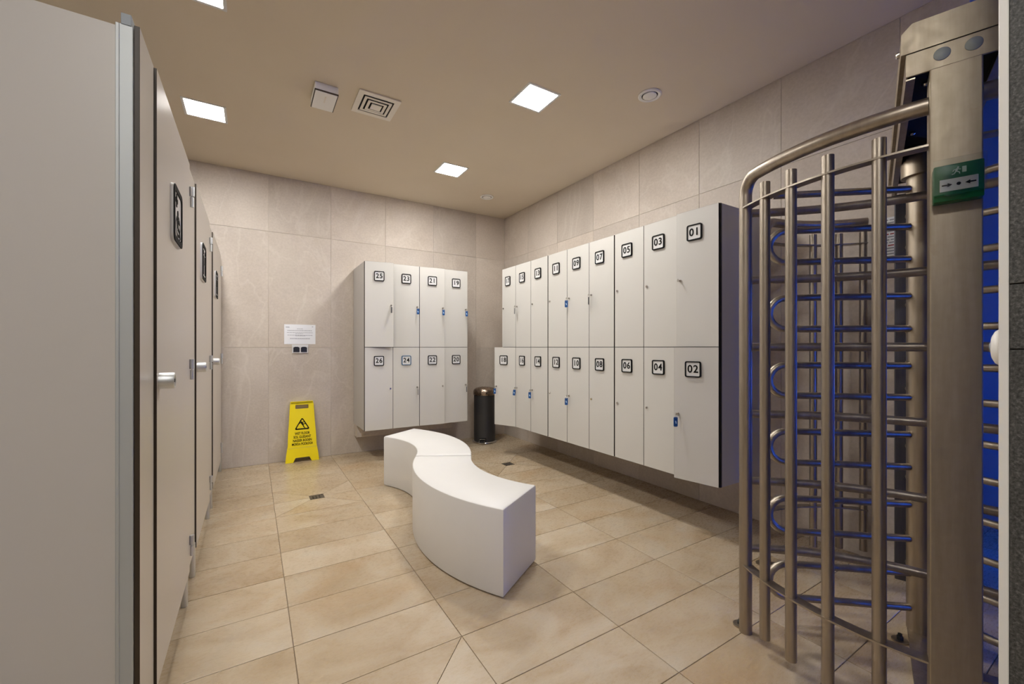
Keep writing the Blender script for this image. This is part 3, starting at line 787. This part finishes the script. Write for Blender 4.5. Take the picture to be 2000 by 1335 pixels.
# rotor
bm = B(); lathe(bm, [(0.049, 0.012), (0.049, 1.93)], 32); rotor = part('rotor_pole', bm, 'steel')
bm = B(); lathe(bm, [(0.049, 1.915), (0.066, 1.918), (0.066, 2.040)], 32); part('collar', bm, 'steel')
pairs = [(1.71, 1.573), (1.417, 1.28), (1.122, 0.989), (0.832, 0.696), (0.539, 0.394), (0.25, 0.104)]
ARM = 0.594
for ad in (139.5, 259.5, 19.5):
    d = cp(1.0, ad, 0)
    for (z1, z2) in pairs:
        rr = (z1 - z2) / 2; zc = (z1 + z2) / 2
        pts = [d * 0.045 + V(0, 0, z1)] + [d * (ARM - rr + rr * math.sin(a)) + V(0, 0, zc + rr * math.cos(a)) for a in [math.pi * i / 10 for i in range(11)]] + [d * 0.045 + V(0, 0, z2)]
        bm = B(); tube(bm, pts, 0.0148, 12); part('arm', bm, 'steel_tube', 45)
    bm = B(); tube(bm, [d * 0.045 + V(0, 0, 1.868), d * (ARM - 0.05) + V(0, 0, 1.868), d * (ARM - 0.015) + V(0, 0, 1.868)], 0.0148, 12); part('arm', bm, 'steel_tube', 45)
# cages
def cage(r, post_a, tube_a, bars, mirror=False, tubes=True, comb=False, dr=0.0):
    M_ = (lambda a: 2 * AN - a) if mirror else (lambda a: a)
    sgn = 1 if tube_a > post_a else -1
    zt = 1.905; bend = 0.07
    da = math.degrees(bend / r)
    pts = []
    n = 14; end = tube_a - sgn * da
    for i in range(n + 1): pts.append(cp(r, M_(post_a + (end - post_a) * i / n), zt))
    for i in range(1, 9):
        a = R(90 * i / 8)
        pts.append(cp(r, M_(end + sgn * da * math.sin(a)), zt - bend + bend * math.cos(a)))
    pts += [cp(r, M_(tube_a), 1.5), cp(r, M_(tube_a), 0.0)]
    bm = B(); tube(bm, pts, 0.0245, 16); part('guard_tube', bm, 'steel_tube', 45)
    for b in bars:
        bm = B(); tube(bm, [cp(r, M_(b), 0.055), cp(r, M_(b), 1.848)], 0.0185, 14); part('guard_bar', bm, 'steel_tube', 45)
    for z in (1.785, 0.287):       # flat curved strips, lying on edge of the bars
        bm = B(); n = 18; ra, rb_ = r - 0.021, r + 0.020
        L = []
        for i in range(n + 1):
            a = M_(post_a + (tube_a - post_a) * i / n)
            L.append([bm.verts.new(cp(rr, a, zz)) for rr, zz in ((ra, z - 0.003), (rb_, z - 0.003), (rb_, z + 0.003), (ra, z + 0.003))])
        for a, b in zip(L, L[1:]):
            for k in range(4): bm.faces.new((a[k], a[(k + 1) % 4], b[(k + 1) % 4], b[k]))
        bm.faces.new(L[0]); bm.faces.new(list(reversed(L[-1])))
        part('flat_strip', bm, 'steel_tube', 30)
    # foot tab with bolt
    c = cp(r, M_(tube_a), 0); u = cp(1, M_(tube_a + sgn * 8), 0)
    p = cp(r, M_(tube_a + sgn * 3.2), 0)
    bm = B(); lathe(bm, [(0.030, 0), (0.030, 0.006), (0, 0.006)], 20, tuple(p)); f = part('foot_tab', bm, 'steel')
    bm = B(); lathe(bm, [(0.013, 0.006), (0.013, 0.018), (0.008, 0.022), (0.008, 0.030), (0, 0.031)], 6, tuple(p)); part('foot_bolt', bm, 'rubber', 30, f)
cage(0.737, 194.9, 147.6, (157.0, 166.1, 175.8, 186.4))
cage(0.737, 192.1, 147.6, (157.0, 166.1, 175.8, 185.4), True)
cage(0.655, 33.5, 86, (57, 45, 35))
cage(0.655, -32, -50, (-36, -43))
for k in range(6):                  # comb bars bowed past the pole
    z = 0.345 + 0.2855 * k
    pts = [V(0.245 + 0.63 * (yy * yy), yy, z) for yy in [0.555 * (1 - 2 * i / 24) for i in range(25)]]
    bm = B(); tube(bm, pts, 0.0172, 12); part('comb_bar', bm, 'steel_tube', 45)
# floor channel with its anchor
bm = B(); box(bm, -0.055, 0.70, -0.050, 0.046, 0.0, 0.014, 0.001); ch = part('floor_channel', bm, 'steel', 30)
bm = B(); lathe(bm, [(0.028, 0), (0.028, 0.006), (0, 0.006)], 18, (0.125, 0.072, 0)); f = part('foot_tab', bm, 'steel')
bm = B(); lathe(bm, [(0.012, 0.006), (0.012, 0.018), (0.008, 0.022), (0.008, 0.030), (0, 0.031)], 6, (0.125, 0.072, 0)); part('foot_bolt', bm, 'rubber', 30, f)

# green emergency release on the near post
er = thing('emergency_release', 'green emergency exit call point with white arrow panel on the turnstile post', 'call point', (0, 0, 0))
o_ = V(CX, CY, 0) + N * 0.777 + T * (-0.0185)
er.matrix_local = Matrix(((-T.x, -N.x, 0, o_.x), (-T.y, -N.y, 0, o_.y), (0, 0, 1, 1.652), (0, 0, 0, 1)))     # local x right, y into the post
bm = B(); box(bm, -0.0475, 0.0475, -0.038, 0, -0.052, 0.046, 0.003, 2); add('housing', bm, 'green_dark', er, 30)
bm = B(); box(bm, -0.0465, 0.0465, -0.041, -0.037, -0.036, 0.0455, 0.002, 2); face = add('face_plate', bm, 'green', er, 30)
bm = B(); box(bm, -0.036, 0.036, -0.0425, -0.040, -0.027, 0.006, 0.0008); pn = add('panel', bm, 'white_plate', er)
for s in (-1, 1):
    me = flat_mesh('arrow', [[(s * 0.032, 0.0018), (s * 0.032, -0.0018), (s * 0.021, -0.0018), (s * 0.021, -0.0052), (s * 0.012, 0), (s * 0.021, 0.0052), (s * 0.021, 0.0018)]], 0.0008, 'ink')
    obj('arrow', me, er, Matrix.Translation((0, -0.0429, -0.0105)) @ UP)
obj('press_dot', flat_mesh('press_dot', [disc2(0, 0, 0.0042, 16)], 0.0008, 'ink'), er, Matrix.Translation((0, -0.0429, -0.0105)) @ UP)
bm = B()
for lp in (disc2(-0.001, 0.0335, 0.0022, 10), bar2(-0.002, 0.031, -0.005, 0.024, 0.0042), bar2(-0.003, 0.030, 0.004, 0.0275, 0.0018), bar2(-0.003, 0.030, -0.009, 0.028, 0.0018), bar2(-0.009, 0.028, -0.011, 0.024, 0.0016), bar2(-0.005, 0.024, 0.001, 0.021, 0.0022), bar2(0.001, 0.021, 0.002, 0.016, 0.002), bar2(-0.005, 0.024, -0.008, 0.018, 0.0022), bar2(-0.008, 0.018, -0.013, 0.0165, 0.002), rrect(0.0065, 0.0145, 0.0185, 0.034, 0.0005, 2)):
    prism(bm, lp, -0.0004, 0.0004)
add('running_figure', bm, 'icon_pale', er, None, Matrix.Translation((0, -0.0414, 0)) @ UP)
me = flat_mesh('clear_cover', [[(-0.050, -0.035), (-0.030, -0.035), (-0.022, -0.042), (0.010, -0.042), (0.020, -0.034), (0.050, -0.034), (0.050, 0.060), (-0.050, 0.060)]], 0.0015, 'clear_plastic')
obj('clear_cover', me, er, Matrix.Translation((0, -0.047, 0)) @ UP)

# white oval button on the end of the dark wall
t = thing('exit_button', 'white oval push button on the edge of the dark stone wall', 'button', (XD + 0.040, YT + 0.0105, 1.2))
bm = B(); lathe(bm, [(1, 0), (0.97, 0.35), (0.86, 0.65), (0.62, 0.88), (0.3, 0.98), (0, 1.0)], 28)
xform(bm, Matrix.Rotation(R(-90), 4, 'X') @ Matrix.Diagonal((0.026, 0.031, 0.0145, 1))); add('housing', bm, 'white_plastic', t, 60)
bm = B(); lathe(bm, [(0.008, 0.0), (0.008, 0.0155), (0, 0.0165)], 20); xform(bm, Matrix.Rotation(R(-90), 4, 'X')); add('push_cap', bm, 'grey_cap', t, 40)

# blue light tubes on the walls of the passage behind the turnstile
def blue_lamp(x, y, rz, label):
    t = thing('tube_light', label, 'light', (x, y, 1.05), rz, 'blue lights in the passage')      # local y points out of the wall
    bm = B(); box(bm, -0.06, 0.06, 0, 0.03, -0.75, 0.75, 0.003); add('housing', bm, 'white_plastic', t)
    for s_ in (-0.028, 0.028):
        bm = B(); tube(bm, [(s_, 0.048, -0.72), (s_, 0.048, 0.72)], 0.016, 12); add('tube', bm, 'lamp_blue', t, 40)
blue_lamp(1.95, YF, 0, 'upright blue tube light on the passage wall nearer the dark stone wall')
blue_lamp(2.85, YF, 0, 'upright blue tube light on the passage wall, in line with the turnstile')
blue_lamp(XP, -0.10, R(90), 'upright blue tube light on the far side wall of the passage')
